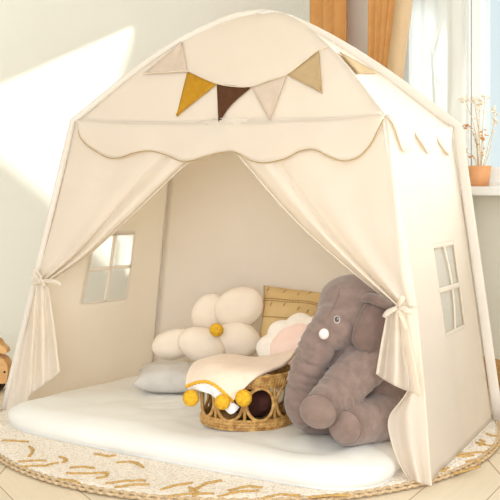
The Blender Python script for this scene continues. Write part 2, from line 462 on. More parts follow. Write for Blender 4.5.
# roof panels
roofs = []
def roof(ea, eb):
    rows = []
    for j in range(25):
        t = j/24
        a, c = hip(ea, t), hip(eb, t)
        row = []
        for i in range(33):
            s = i/32
            p = lerp(a, c, s)
            p = p - ZZ*.014*4*s*(1-s)*(1-t) + V((fbm((s*2, t*2, ea.x), 2), fbm((s*2, t*2, ea.y), 2.3), fbm((s*2, t*2, 3), 2))) * .0025*math.sin(math.pi*s)
            row.append(p)
        rows.append(row)
    mb = MB(); mb.grid(rows); roofs.append(BVHTree.FromPolygons(mb.v, mb.f))
    return mb.build('roof_panel', M['canvas'], tent, solid=.0015)
rf = roof(eFL, eFR); rr_ = roof(eFR, eBR); roof(eBR, eBL); roof(eBL, eFL)

# walls as bilinear patches; window openings where asked
def bil(P, s, t): return lerp(lerp(P[0], P[1], s), lerp(P[2], P[3], s), t)
def inv(P, px, py):
    s = t = .5
    for _ in range(30):
        x, y = proj(bil(P, s, t)); h = 1e-4
        x1, y1 = proj(bil(P, s+h, t)); x2, y2 = proj(bil(P, s, t+h))
        a, b_, c, d = (x1-x)/h, (x2-x)/h, (y1-y)/h, (y2-y)/h
        det = a*d-b_*c; ex, ey = px-x, py-y
        s += (d*ex-b_*ey)/det; t += (-c*ex+a*ey)/det
    return s, t
def nrm(P, sgn): return ((P[1]-P[0]).cross(P[2]-P[0])).normalized()*sgn
def wallpanel(P, hole=None, bars=None, sgn=1, bow=.012, seed=0):
    N = nrm(P, sgn)
    ss = [k/40 for k in range(41)]; tt = [k/48 for k in range(49)]
    if hole:
        (s0, s1, t0, t1) = hole
        for q in (s0, s1): ss.append(q)
        for q in (t0, t1): tt.append(q)
        ss = sorted(x for x in set(ss)); tt = sorted(set(tt))
        ss = [x for x in ss if x in (s0, s1) or min(abs(x-s0), abs(x-s1)) > .008]; tt = [x for x in tt if x in (t0, t1) or min(abs(x-t0), abs(x-t1)) > .008]
    def pt(s, t):
        p = bil(P, s, t)
        k = math.sin(math.pi*min(1, max(0, s)))*math.sin(math.pi*min(1, max(0, t)))
        w = .0035*fbm((s*2.2, t*1.4, seed), 1.6, seed) + .0022*fbm((s*9, t*1.2, seed), 1.0, seed+3)*(1-t)
        return p - N*bow*k + N*w*math.sin(math.pi*s)
    mb = MB(); idx = {}
    vs = []
    for j, t in enumerate(tt):
        for i, s in enumerate(ss): idx[i, j] = len(vs); vs.append(pt(s, t))
    fs = []
    for j in range(len(tt)-1):
        for i in range(len(ss)-1):
            sm, tm = (ss[i]+ss[i+1])/2, (tt[j]+tt[j+1])/2
            if hole and s0 < sm < s1 and t0 < tm < t1: continue
            fs.append((idx[i, j], idx[i+1, j], idx[i+1, j+1], idx[i, j+1]))
    mb.add(vs, fs)
    o = mb.build('wall_panel', M['canvas'], tent, solid=.0015)
    return o, pt, N

# left wall (P: s from front to back, t up)
PL = [FLc, BLc, eFL, eBL]
a1, a2, a3, a4 = inv(PL, 89, 240), inv(PL, 134, 228), inv(PL, 125, 298), inv(PL, 83, 302.5)
hl = ((a1[0]+a4[0])/2, (a2[0]+a3[0])/2, (a3[1]+a4[1])/2, (a1[1]+a2[1])/2)
wl, ptL, NL = wallpanel(PL, hl, sgn=1, bow=-.012, seed=1)
PR = [FRc, BRc, eFR, eBR]
c1, c2, c3, c4 = inv(PR, 432.5, 246.5), inv(PR, 452, 243.5), inv(PR, 460.5, 330), inv(PR, 437.5, 334.5)
hr = ((c1[0]+c4[0])/2, (c2[0]+c3[0])/2, (c3[1]+c4[1])/2, (c1[1]+c2[1])/2)
wr, ptR, NR = wallpanel(PR, hr, sgn=-1, bow=.012, seed=2)
PB = [BLc, BRc, eBL, eBR]
wb, ptB, NB = wallpanel(PB, None, sgn=1, bow=.01, seed=3)
print('windows', hl, hr, NL, NR, NB)
def wbars(parent, pt, h, N, wv, wh, vm=.5, hm=.5, bend=0, rim=.006):
    s0, s1, t0, t1 = h
    mb = MB()
    sm = s0+(s1-s0)*vm; tm = t0+(t1-t0)*hm
    path = []
    for k in range(21):
        t = t0+(t1-t0)*k/20
        path.append(pt(sm+bend*math.sin(math.pi*k/20)*(s1-s0), t))
    mb.tube(path, wv/2, 8, flat=.25, nrm=N)
    mb.tube([pt(s0+(s1-s0)*k/10, tm) for k in range(11)], wh/2, 8, flat=.25, nrm=N)
    rp = [pt(s0+(s1-s0)*k/10, t0) for k in range(10)]+[pt(s1, t0+(t1-t0)*k/10) for k in range(10)]+[pt(s1-(s1-s0)*k/10, t1) for k in range(10)]+[pt(s0, t1-(t1-t0)*k/10) for k in range(10)]
    mb.tube(rp, rim, 8, closed=True, flat=.3, nrm=N)
    return mb.build('window_bars', M['canvas'], parent)
wbars(wl, ptL, hl, NL, .0145, .013, .5, .5, 0, .004)
wbars(wr, ptR, hr, NR, .012, .014, .5, .5, .12, .006)
mb = MB(); s0, s1, t0, t1 = hr
mb.grid([[ptR(s0+(s1-s0)*i/8, t0+(t1-t0)*j/8)+NR*.006 for i in range(9)] for j in range(9)]); mb.build('window_netting', M['mesh'], wr)

# front plane helpers
NF = (eFR-eFL).cross(FLc-eFL).normalized()
if NF.y > 0: NF = -NF
PF0 = (eFL+eFR+FLc+FRc)/4
def fp(px, py, off=0.0):
    r = ray(px, py); d = (PF0+NF*off-CAM).dot(NF)/r.dot(NF)
    return CAM+r*d
def path_at(pts, t):
    n = len(pts)-1; x = min(max(t*n, 0), n-1e-6); i = int(x); f = x-i
    p0, p1, p2, p3 = pts[max(i-1, 0)], pts[i], pts[i+1], pts[min(i+2, n)]
    c = lambda a, b, cc, d: .5*((2*b)+(-a+cc)*f+(2*a-5*b+4*cc-d)*f*f+(-a+3*b-3*cc+d)*f**3)
    return tuple(c(p0[k], p1[k], p2[k], p3[k]) for k in range(len(p0)))

# scalloped valances
def valance(ptsL, ea, eb, N, hemfn, hm='hem'):
    mb = MB(); rows = []
    n = 96
    top = [lerp(ea, eb, i/n) - ZZ*.014*4*(i/n)*(1-i/n) + N*.003 + ZZ*.002 for i in range(n+1)]
    low = [hemfn(i/n) for i in range(n+1)]
    for j in range(9):
        t = j/8
        rows.append([lerp(top[i], low[i], t) + N*(.006*math.sin(math.pi*t)+.003*t*math.sin(i*.35)) for i in range(n+1)])
    mb.grid(rows); o = mb.build('valance', M['canvas'], tent, solid=.0018)
    mb = MB(); mb.tube([p+N*.001 for p in rows[-1]], .0016, 6); mb.build('hem', M[hm], o)
    mb = MB(); mb.tube([p+N*.0002 for p in top], .0018, 6); mb.build('seam', M['canvas'], o)
    return o
hempx = [(79, 124), (80, 135), (86, 144), (95, 151), (106, 157), (120, 158), (135, 153), (150, 151), (166, 155), (180, 161), (192, 161), (204, 157), (218, 153), (234, 152), (250, 160), (264, 163), (284, 159), (300, 151), (315, 150), (330, 157), (344, 161), (358, 157), (370, 145), (378, 131), (384, 119)]
valance(None, eFL, eFR, NF, lambda s: fp(*path_at(hempx, s), .014))
def side_hem(P, N, ncus=3, drop=.10):
    def f(s):
        c = abs(math.sin(math.pi*ncus*s))
        t = 1 - drop*(.35+.65*c)*min(1, 8*s, 8*(1-s))
        return bil(P, s, t) + N*.010*min(1, 8*s, 8*(1-s))
    return f
valance(None, eFR, eBR, -NR if NR.x < 0 else NR, side_hem(PR, -NR if NR.x < 0 else NR), 'stitch')
NLo = NL if NL.x < 0 else -NL
valance(None, eFL, eBL, NLo, side_hem(PL, NLo))

TBR = (BRc-BLc).normalized(); TNR = V((TBR.y, -TBR.x, 0))
# pole sleeves: legs and hips
def sleeve(pts, r=.012, shift=V((0, 0, 0))):
    mb = MB(); mb.tube([p+shift for p in pts], r, 12); return mb.build('pole_sleeve', M['sleeve'], tent)
for cc, ee in ((FLc, eFL), (FRc, eFR), (BRc, eBR), (BLc, eBL)):
    inw = V((CEN.x-ee.x, CEN.y-ee.y, 0)).normalized()
    r = .0105
    o_ = -.006 if ee is not eFR else .010
    base = cc+inw*o_; base.z = RT+.001
    pts = [lerp(base, ee+inw*o_, k/10) for k in range(11)] + [hip(ee, k/16)+(-ZZ*.004+inw*.004)*(-.6 if ee is not eFR else 2) for k in range(1, 17)]
    if ee is eBR:
        mb = MB(); mb.tube([p+TBR*.013*(1 if q < 11 else 1-((q-10)/16)**2) for q, p in enumerate(pts)], [.0155 if q < 11 else .0155-.006*((q-10)/16)**2 for q in range(len(pts))], 12, flat=.18, nrm=TNR); mb.build('pole_sleeve', M['sleeve'], tent)
    else: sleeve(pts, .006 if ee is eFR else .008 if ee is eBL else r)
# hub under the apex and the corner ties where the roof poles meet
mb = MB(); mb.ball(APEX-ZZ*.017, .030, .030, .012); mb.build('roof_hub', M['sleeve'], tent)

# front curtains
def curtain(top_outer, top_inner, outer, inner, nfold, seed, name='curtain', side=1):
    n, m = 80, 60
    rows = []
    for j in range(m+1):
        t = j/m
        o = path_at(outer, t); i_ = path_at(inner, t)
        row = []
        for i in range(n+1):
            s = i/n
            px = o[0]+(i_[0]-o[0])*s; py = o[1]+(i_[1]-o[1])*s
            # rays gather towards the tie: sagging between outer and inner edge
            k = sstep(.35, 1, s)
            amp = .0015 + .011*t**1.2
            d = amp*math.sin(2*math.pi*(nfold*s**1.6)+seed)*(.3+.7*k) + .003*fbm((s*3, t*3, seed), 1.5, seed)
            d -= .022*sstep(.955, 1, s)                      # rolled leading edge
            d += .010*math.exp(-((s-.86)/.05)**2)*(.5+.5*t)    # ridge beside the hem
            d -= .010*math.exp(-((s-.77)/.025)**2)*(.4+.6*t)
            row.append(fp(px, py, d+.001))
        rows.append(row)
    return rows
LO = [(75, 122), (67, 162), (57, 206), (46, 248), (37, 279)]
LI = [(240, 120), (186, 164), (128, 219), (86, 257), (46, 283)]
RO = [(386, 117), (394, 165), (402, 215), (410, 262), (417, 307)]
RI = [(206, 118), (243, 161), (292, 217), (342, 263), (395, 306)]
def tailgrid(top, hem, rowsn, seed, off, amp, nf):
    rows = []; n = 60
    for j in range(rowsn+1):
        t = j/rowsn; row = []
        for i in range(n+1):
            s = i/n
            a = path_at(top, s); b_ = path_at(hem, s)
            tt = t**.85
            px = a[0]+(b_[0]-a[0])*(tt if True else t); py = a[1]+(b_[1]-a[1])*t
            d = amp*math.sin(2*math.pi*nf*s+seed)*(.35+.65*math.sin(math.pi*min(1, t*1.2)/2))
            row.append(fp(px, py, off+d+.002*fbm((s*5, t*3, seed), 2, seed)))
        rows.append(row)
    return rows
# left
mb = MB(); mb.grid(curtain(None, None, LO, LI, 2.6, .4))
mb.grid(tailgrid([(36, 284), (40, 282), (44, 283), (48, 286)], [(29, 396), (38, 389), (49, 381), (60, 372)], 36, 1.2, .016, .009, 2.2))
mb.grid(tailgrid([(33, 284), (36, 284), (40, 285)], [(4, 417), (16, 421), (28, 402)], 36, .3, .003, .006, 1.4))
cl = mb.build('curtain', M['canvas'], tent, solid=.0016, weld=False)
# right
mb = MB(); mb.grid(curtain(None, None, RO, RI, 2.6, 1.1))
mb.grid(tailgrid([(388, 310), (394, 308), (399, 308), (403, 310)], [(376, 374), (386, 381), (402, 389), (421, 396)], 36, .9, .030, .015, 2.1))
lo = [(395, 312), (402, 352), (408, 388), (389, 417), (391, 441), (400, 465), (409, 480)]
ro_ = [(417, 308), (420, 340), (423, 372), (426, 404), (428, 432), (430, 460), (432, 486)]
rows = []
for j in range(61):
    t = j/60; a = path_at(lo, t); b_ = path_at(ro_, t)
    rows.append([fp(a[0]+(b_[0]-a[0])*i/40, a[1]+(b_[1]-a[1])*i/40, .014+.016*math.sin(11*i/40+1+2*t)*(.4+.6*t)*(1-i/40)**.5) for i in range(41)])
mb.grid(rows)
cr = mb.build('curtain', M['canvas'], tent, solid=.0016, weld=False)
# hems along the leading edges
for o, e in ((cl, LI), (cr, RI)):
    mb = MB(); mb.tube([fp(*path_at(e, k/40), -.020) for k in range(41)], .0022, 6); mb.build('hem', M['stitch'], o)
# tie bows
def bow(parent, c, px, parts, r=.0055):
    mb = MB()
    for pl in parts:
        pts = [fp(x, y, d) for x, y, d in (path_at(pl, k/14) for k in range(15))]
        mb.tube(pts, [r*(.65+.35*math.sin(math.pi*(.15+.85*k/14))) for k in range(15)], 8, flat=.55, nrm=NF)
    mb.ball(fp(c[0], c[1], .032), .008, .006, .009)
    mb.build('tie', M['canvas'], parent)
bow(cl, (40, 281), None, [[(40, 281, .03), (34, 274, .034), (36, 271, .036), (42, 278, .034)], [(41, 281, .03), (50, 281, .034), (56, 282, .034), (61, 285, .032)], [(40, 281, .03), (34, 280, .03), (33, 283, .028), (39, 283, .03)], [(36, 276, .02), (41, 280, .034), (45, 286, .03)]], .0062)
bow(cr, (398, 308), None, [[(398, 308, .04), (393, 310, .05), (386, 315, .052), (384, 316, .05), (388, 311, .05), (397, 307, .04)], [(398, 307, .04), (401, 302, .05), (403, 298, .05), (401, 299, .05), (398, 306, .04)], [(399, 308, .04), (404, 310, .05), (411, 313, .05), (407, 309, .05), (400, 307, .04)], [(398, 309, .04), (402, 318, .045), (406, 330, .04)]], .0052)

# ------------------------------------------------------------------ bunting on the roof
def onroof(px, py, off=.006, which=0):
    r = ray(px, py).normalized()
    h = roofs[which].ray_cast(CAM, r)
    if h[0] is None:
        tx, ty = ((230, 90), (372, 86))[which]
        for k in range(1, 40):
            h = roofs[which].ray_cast(CAM, ray(lerp(px, tx, k/40), lerp(py, ty, k/40)).normalized())
            if h[0]: break
    n = h[1] if h[1].dot(r) < 0 else -h[1]
    return h[0]+n*off
bunt = thing('bunting', onroof(252, 88), 'string of felt triangle pennants strung across the front of the tent roof', 'bunting')
def pennant(p, m, label, which=0, curl=0):
    mb = MB(); n = 10
    a, b_, c = p
    rows = []
    for j in range(n+1):
        t = j/n
        L = (a[0]+(c[0]-a[0])*t, a[1]+(c[1]-a[1])*t); R_ = (b_[0]+(c[0]-b_[0])*t, b_[1]+(c[1]-b_[1])*t)
        cx = curl*math.sin(math.pi*t)
        rows.append([onroof(L[0]+(R_[0]-cx-L[0])*i/8, L[1]+(R_[1]-L[1])*i/8, .007+.004*t*math.sin(i*.8), which) for i in range(9)])
    mb.grid(rows); o = mb.build('pennant', m, bunt, solid=.002)
    tag(o, label)
pennant(((145, 75), (188.5, 73), (183, 44)), M['pen_blush'], 'blush pennant flipped upward at the left end')
pennant(((188.5, 73), (218, 85), (178, 117)), M['pen_mustard'], 'mustard pennant')
pennant(((218, 85), (252, 89), (220, 126)), M['pen_brown'], 'dark brown pennant', curl=5)
pennant(((252, 88), (288, 76), (271, 121)), M['pen_blush'], 'blush pennant at the middle')
pennant(((288, 76), (320, 52), (323, 94)), M['pen_tan'], 'tan pennant')
pennant(((338, 54), (377, 75), (356, 75)), M['pen_tan'], 'tan pennant on the side of the roof', 1)
mb = MB(); cp = [(145, 75), (167, 74), (188.5, 73), (203, 79), (218, 85), (235, 88), (252, 88), (270, 82), (288, 76), (304, 64), (320, 52), (332, 49)]
mb.tube([onroof(*path_at(cp, k/60), .009) for k in range(61)], .0016, 6); mb.build('cord', M['cord'], bunt)

# ------------------------------------------------------------------ mattress
MZ0, MZ1 = RT+.001, RT+.064
ol = [(6, 420), (20, 431), (56, 440), (100, 449), (150, 459), (200, 469), (250, 478), (300, 487), (335, 491), (365, 490), (388, 483), (401, 470)]
outl = [ground(x, y, MZ0) for x, y in ol]
inb = lambda p, d: p+(V((CEN.x, CEN.y, p.z))-p).normalized()*d
br = inb(BRc, .09); bl = inb(BLc, .07)
g = [lerp(outl[-1], br, k/8) for k in range(1, 8)]+[br]+[lerp(br, bl, k/12) for k in range(1, 12)]+[bl]+[lerp(bl, outl[0], k/7) for k in range(1, 7)]
outl += [V((p.x, p.y, MZ0)) for p in g]
# smooth the outline
dense = []
n = len(outl)
for i in range(n):
    p0, p1, p2, p3 = outl[i-1], outl[i], outl[(i+1) % n], outl[(i+2) % n]
    for k in range(5):
        f = k/5
        dense.append(.5*((2*p1)+(-p0+p2)*f+(2*p0-5*p1+4*p2-p3)*f*f+(-p0+3*p1-3*p2+p3)*f**3))
for _ in range(6): dense = [(dense[i-1]+dense[i]*2+dense[(i+1) % len(dense)])/4 for i in range(len(dense))]
mc = sum(dense, V())/len(dense)
mb = MB(); rows = []
prof = [(.0, 0.0), (-.010, .0), (-.001, .10), (.003, .28), (.001, .48), (-.010, .66), (-.030, .83), (-.065, .95)]
H = MZ1-MZ0
for ins, hz in prof:
    row = []
    for p in dense:
        d = (mc-p).normalized()
        q = p - d*ins; q = V((q.x, q.y, MZ0+H*hz))
        w = fbm(q, 9, 5)*.004+fbm(q, 22, 6)*.002
        q += -d*w*(1 if hz > 0 else 0) + ZZ*(fbm(q, 6, 2)*.006*hz)
        row.append(q)
    rows.append(row)
rows[0] = [V((p.x, p.y, MZ0)) for p in rows[0]]
for k in range(1, 26):
    row = []
    for p, e in zip(dense, rows[7]):
        f = k/26
        q = lerp(e, V((mc.x, mc.y, MZ1)), f)
        z = MZ1 - H*.05 + H*.09*sstep(0, .3, f) + fbm((q.x, q.y, 0), 5, 2)*.006*(1-f) + fbm((q.x, q.y, 1), 8, 9)*.004 + .003*fbm((q.x*3, q.y, 1), 10, 4) - .0045*max(0, 1-abs(fbm((q.x, q.y*1.6, 2), 4.5, 8))*14)
        z += .012*math.exp(-(((q-ground(395, 455, MZ1)).length)/.14)**2)
        row.append(V((q.x, q.y, z)))
    rows.append(row)
mb.grid(rows, True)
last = len(mb.v)-len(dense); mb.add([V((mc.x, mc.y, MZ1+.004))], [])
for i in range(len(dense)): mb.f.append((last+i, last+(i+1) % len(dense), len(mb.v)-1)); mb.mi.append(0)
mat_o = mb.build('floor_mattress', M['sheet'], origin=V((mc.x, mc.y, MZ0)))
tag(mat_o, 'puffy white floor mattress filling the inside of the play tent', 'mattress')
mbvh = BVHTree.FromPolygons([V(p) for p in mb.v], mb.f)
def mtop(x, y):
    h = mbvh.ray_cast(V((x, y, 1)), V((0, 0, -1))); return h[0].z if h[0] else MZ1
def restz(mbx, lift=0.0):
    """shift the collected geometry so that its lowest point meets the mattress"""
    dz = min(p.z-mtop(p.x, p.y) for p in mbx.v)
    for p in mbx.v: p.z -= dz-lift
    return -dz+lift
# a little tuck of the sheet at the front edge
mb = MB(); mb.tube([ground(259, 470, MZ0+.03)+V((0, 0, .012)), ground(261, 474, MZ0+.02), ground(266, 479, MZ0+.008)], [.002, .005, .002], 8)
MT = mb

# ------------------------------------------------------------------ cushions
def pillow_shape(mb, c, ax, ay, az, w, h, d, nu=36, pinch=.10, seed=0, wr=.004):
    """c centre; ax, ay in-plane, az thickness direction"""
    def pt(u, v, sd):
        x, y = u, v
        px = x*(1-pinch*(1-abs(y)**1.0)*0) ; 
        k = (1-abs(x)**2.4)*(1-abs(y)**2.4); k = max(k, 0)**.42
        sx = x*(1-pinch*(1-y*y)*x*x); sy = y*(1-pinch*(1-x*x)*y*y)
        q = c+ax*sx*w/2+ay*sy*h/2+az*sd*d/2*k
        return q + az*sd*wr*fbm(q, 22, seed)*k + ay*wr*.6*fbm(q, 14, seed+1)
    for sd in (1, -1):
        mb.grid([[pt(-1+2*i/nu, -1+2*j/nu, sd) for i in range(nu+1)] for j in range(nu+1)])
    return lambda u, v: pt(u, v, 1)
XR = V((1, 0, 0))
TB = (BRc-BLc).normalized()                     # along the tent's back wall
TN = V((TB.y, -TB.x, 0))                        # out of it, towards the opening
# pale grey pillow lying flat
mb = MB(); c = at(170, 377, 2.86)
pillow_shape(mb, c, XR, V((0, .8, .05)).normalized(), V((0, -.05, .8)).normalized(), .205, .17, .085, seed=2)
dz = restz(mb, -.003)
tag(mb.build('pillow', M['greypil'], origin=c), 'pale grey linen pillow lying flat under the flower cushion', 'pillow')
# flower cushion
fc = at(216, 330, 2.93)
flower = thing('flower_cushion', at(216, 365, 2.98), 'cream flower cushion with puffy petals and mustard pompom centre leaning against the back wall', 'cushion')
tilt = V((.05, -.95, .25)).normalized()
def petal(cx, cy, rx, ry, rot, dep, thick=.045, back=0):
    c = at(cx, cy, dep)
    k = dep/F
    a = math.radians(rot)
    R = Matrix((V((math.cos(a), 0, math.sin(a))), V((0, 1, 0)), V((-math.sin(a), 0, math.cos(a))))).transposed()
    def fn(u):
        return 1+.05*fbm((u.x*1.5, u.y*1.5, u.z*1.5+cx), 1.6)
    mb = MB(); mb.ball(c, rx*k, thick, ry*k, R, 36, 22, fn)
    o = mb.build('petal', M['petal'], flower)
    # seam round the petal
    return o
petal(239, 308, 25.5, 20, 22, 2.97, .036)
petal(209, 314, 17, 21, -20, 3.0, .032)
petal(238, 340, 23, 18, -10, 2.935, .038)
petal(202, 345, 25, 17.5, -18, 2.92, .040)
petal(174, 344, 22, 15, 12, 2.95, .034)
mb = MB()
def fuzz(u): return 1+.12*noise.noise(u*9)+.06*noise.noise(u*23)
mb.ball(at(216.5, 330, 2.868), .021, .016, .020, None, 48, 30, fuzz); mb.build('pompom', M['mustard'], flower)
# tan embroidered cushion
tanc = at(292, 318, 2.97)
tcu = thing('square_cushion', at(292, 352, 2.95), 'tan square cushion with stitched lines leaning behind the elephant', 'cushion')
ax = (at(322, 293, 2.92)-at(264, 286, 2.96)).normalized(); ay = (at(264, 287, 2.99)-at(258, 346, 2.90)).normalized()
az = ax.cross(ay).normalized()
if az.y > 0: az = -az
mb = MB(); sf = pillow_shape(mb, tanc, ax, ay, az, .205, .20, .085, seed=4, pinch=.06)
mb.build('cover', M['tan'], tcu)
mb = MB()
for v0 in (.40, .47, -.14):
    mb = MB()
    for k in range(22):
        u = -.93+k*.085
        mb.tube([sf(u+.06*q/3, v0+.03*math.sin(u*3))+az*.002 for q in range(4)], .0013, 5)
    mb.build('stitching', M['tan_thread'], tcu)
rng = random.Random(5)
for (u, v) in ((-.85, .75), (-.3, .72), (.15, .68), (.5, .8), (-.7, .2), (-.25, .22), (.2, .15), (.5, .1), (-.6, -.5), (-.1, -.55)):
    mb = MB(); mb.tube([sf(u+.03*q/3*2, v+.12*q/3)+az*.002 for q in range(4)], .0013, 5); mb.build('dash_stitch', M['tan_thread'], tcu)
# pink scalloped cushion
pk = thing('scalloped_cushion', at(292, 368, 2.74), 'pink plush cushion with a scalloped cream edge behind the rattan basket', 'cushion')
pc = at(300, 352, 2.75)
pn = V((-.25, -.75, .62)).normalized(); px_ = V((.95, -.2, .15)); px_ = (px_-pn*px_.dot(pn)).normalized(); py_ = pn.cross(px_)
if py_.z < 0: py_ = -py_
def scal(r0, k, am, th, off, seed):
    rows = []
    for j in range(13):
        t = j/12; row = []
        ang = math.pi*(t-.5)
        for i in range(120):
            a = 2*math.pi*i/120
            r = r0*(1+am*abs(math.sin(k*a/2)))
            rr = r*math.cos(ang)**.6 if abs(t-.5) < .499 else 0
            row.append(pc+px_*rr*math.cos(a)+py_*rr*math.sin(a)*.95+pn*(off+th*math.sin(ang)))
        rows.append(row)
    return rows
mb = MB(); mb.grid(scal(.125, 10, .12, .028, 0, 1), True); mb.build('scalloped_edge', M['whitefluff'], pk)
mb = MB(); mb.grid(scal(.090, 10, .04, .020, .016, 1), True); mb.build('centre', M['pinkfluff'], pk)

# ------------------------------------------------------------------ rattan basket
bc = at(247, 420, 2.50); bc.z = mtop(bc.x, bc.y)-.001
basket = thing('rattan_basket', bc, 'round rattan basket with looped sides standing on the white mattress', 'basket')
RB = .121; RBY = .105; BH = .142
def ell(a, r, z): return bc+V((math.cos(a)*RB*r, math.sin(a)*RBY*r, z))
def coil(name, zs, rs, tr=.0042):
    mb = MB()
    for z, r in zip(zs, rs):
        mb.tube([ell(2*math.pi*k/96, r, z+.0008*math.sin(k*math.pi)) for k in range(96)], tr, 8, closed=True)
    return mb
mb = coil('b', [.004, .011, .018, .025], [1.0, 1.01, 1.005, .99])
for k in range(64):
    a = 2*math.pi*k/64; mb.tube([ell(a, 1.02, .003), ell(a+.05, 1.035, .014), ell(a+.1, 1.01, .027)], .0022, 6)
mb.build('base_band', M['rattan'], basket)
mb = coil('r', [BH-.030, BH-.023, BH-.016, BH-.009, BH-.002], [.985, 1.0, 1.01, 1.02, 1.025])
for k in range(80):
    a = 2*math.pi*k/80; mb.tube([ell(a, 1.01, BH-.031), ell(a+.03, 1.04, BH-.016), ell(a+.06, 1.04, BH)], .0022, 6)
mb.build('rim_band', M['rattan'], basket)
mb = MB(); rows = [[bc+V((math.cos(2*math.pi*k/48)*RB*q, math.sin(2*math.pi*k/48)*RBY*q, .006)) for k in range(48)] for q in (.01, .5, 1.0)]
mb.grid(rows, True); mb.build('bottom', M['rattan'], basket, solid=.004)
NRG = 9; zc = (.026+BH-.032)/2; rz = (BH-.032-.026)/2
for k in range(NRG):
    a0 = 2*math.pi*(k+.18)/NRG; hw = math.pi/NRG*.88
    mb = MB(); mb.tube([ell(a0+hw*math.cos(q*2*math.pi/40), 1.0, zc+rz*math.sin(q*2*math.pi/40)) for q in range(40)], .0046, 8, closed=True)
    mb.build('side_loop', M['rattan'], basket)
for k in range(NRG):
    a = 2*math.pi*(k+.68)/NRG
    mb = MB()
    mb.tube([ell(a, .985, .02), ell(a, .985, BH-.02)], .0045, 8)
    for q in range(5): mb.tube([ell(a-.06, 1.015, zc-.010+q*.005), ell(a, 1.035, zc-.010+q*.005), ell(a+.06, 1.015, zc-.010+q*.005)], .0024, 6)
    mb.build('post', M['rattan'], basket)
# dark cloth inside the basket
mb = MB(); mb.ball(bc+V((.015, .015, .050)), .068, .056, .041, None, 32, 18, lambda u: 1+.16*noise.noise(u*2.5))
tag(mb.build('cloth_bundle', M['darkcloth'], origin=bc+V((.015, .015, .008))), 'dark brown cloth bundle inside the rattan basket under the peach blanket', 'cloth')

# ------------------------------------------------------------------ blanket over the basket
bk = thing('blanket', at(240, 370, 2.47), 'peach blanket with mustard trim and pompoms draped over the rattan basket', 'blanket')
topP = [at(199, 361, 2.63), at(228, 356, 2.64), at(262, 357, 2.64), at(298, 350, 2.62)]
botP = [at(186, 386, 2.41), at(202, 380.5, 2.375), at(217, 387, 2.36), at(233, 401, 2.355)]
lefP = [topP[0], at(192, 366, 2.54), at(188, 375, 2.46), botP[0]]
rigP = [topP[3], at(284, 365, 2.47), at(258, 376, 2.385), botP[3]]
def cr3(pts, t): return V(path_at([tuple(p) for p in pts], t))
def coons(u, v):
    T, B_, L, R_ = cr3(topP, u), cr3(botP, u), cr3(lefP, v), cr3(rigP, v)
    return T*(1-v)+B_*v+L*(1-u)+R_*u-(topP[0]*(1-u)*(1-v)+topP[3]*u*(1-v)+botP[0]*(1-u)*v+botP[3]*u*v)
brim = bc.z+BH+.008
def blk(u, v):
    p = coons(u, v)
    inside = ((p.x-bc.x)/RB)**2+((p.y-bc.y)/RBY)**2
    k = sstep(1.25, .8, inside)
    if k > 0: p.z = max(p.z, lerp(V((p.z, 0, 0)), V((brim, 0, 0)), k).x)
    p += V((0, 0, 1))*(.004*fbm((u*3, v*3, 1), 1.4, 2)+.003*math.sin(7*u+3*v))*math.sin(math.pi*u*.9+.1)
    return p
mb = MB(); mb.grid([[blk(i/48, j/36) for i in range(49)] for j in range(37)])
mb.build('throw', M['blanket'], bk, solid=.008, off=-1 if False else 0)
hem = [blk(i/48, 1.0)+V((0, -.004, -.001)) for i in range(49)]
mb = MB(); mb.tube([p+V((.0012*math.sin(i*2.2), 0, .0012*math.cos(i*2.2))) for i, p in enumerate(hem)], .0040, 8); mb.build('trim', M['mustard'], bk)
lowL = [at(190, 391, 2.405), at(203, 391, 2.385), at(215, 398, 2.37), at(222, 407, 2.362), at(231, 414, 2.352), at(239, 408, 2.352)]
mb = MB(); mb.grid([[lerp(hem[int(i*48/40)], cr3(lowL, i/40), j/10)+V((0, .004+.006*math.sin(i*.5)*j/10, 0)) for i in range(41)] for j in range(11)])
mb.build('lining', M['blanket_back'], bk, solid=.006)
for (x, y, r, d) in ((191, 398, 8, 2.395), (222.5, 402, 7.5, 2.345), (243.5, 398, 8.2, 2.34)):
    mb = MB(); mb.ball(at(x, y, d), r*d/F, None, None, None, 48, 32, fuzz); mb.build('pompom', M['mustard'], bk)

# ------------------------------------------------------------------ plush elephant
mb = MB()
def chain(pts, wr=0, wn=0, wt0=0, n=36, per=30):
    """tapered limb along (px, py, depth, radius) with cloth rings"""
    L = []; k = (len(pts)-1)*per
    pp = [tuple(at(p[0], p[1], p[2]))+(p[3],) for p in pts]
    for i in range(k+1):
        L.append(path_at(pp, i/k))
    P = [V(q[:3]) for q in L]
    R_ = [max(.004, q[3]+(.5*wr*(.55*math.sin(i/k*2*math.pi*wn+4*noise.noise(V((i/k*5, wn, 0))))+1.5*noise.noise(V((i/k*wn*1.7, wn, 3))))*(1-.6*i/k)*sstep(wt0, wt0+.15, i/k)*sstep(1.0, .82, i/k))) for i, q in enumerate(L)]
    st = len(mb.v); mb.tube(P, R_, n)
    if wr:
        rg = random.Random(int(wn*10+len(pts)))
        gr = [(wt0+(.80-wt0)*(q+rg.uniform(.1, .9))/wn, rg.uniform(.5, 1), rg.uniform(0, 6.28), rg.uniform(-.02, .02)) for q in range(int(wn))]
        for i in range(k+1):
            for q in range(n):
                a = 2*math.pi*q/n; d = 0
                for (t0, dp, ph, sk) in gr:
                    d += dp*math.exp(-((i/k-t0-sk*math.cos(a-ph))/.011)**2)*(.45+.55*math.cos(a-ph))
                v = mb.v[st+i*n+q]; dr = (v-P[i]).normalized(); v -= dr*max(0, d)*.0085
    mb.ball(P[0], R_[0]*.98); mb.ball(P[-1], R_[-1]*.98)
# torso
R1 = Matrix.Rotation(math.radians(12), 3, 'Y')
mb.ball(at(376, 378, 2.47), .125, .12, .155, R1, 32, 20)
mb.ball(at(385, 412, 2.46), .13, .12, .085, None, 32, 18)
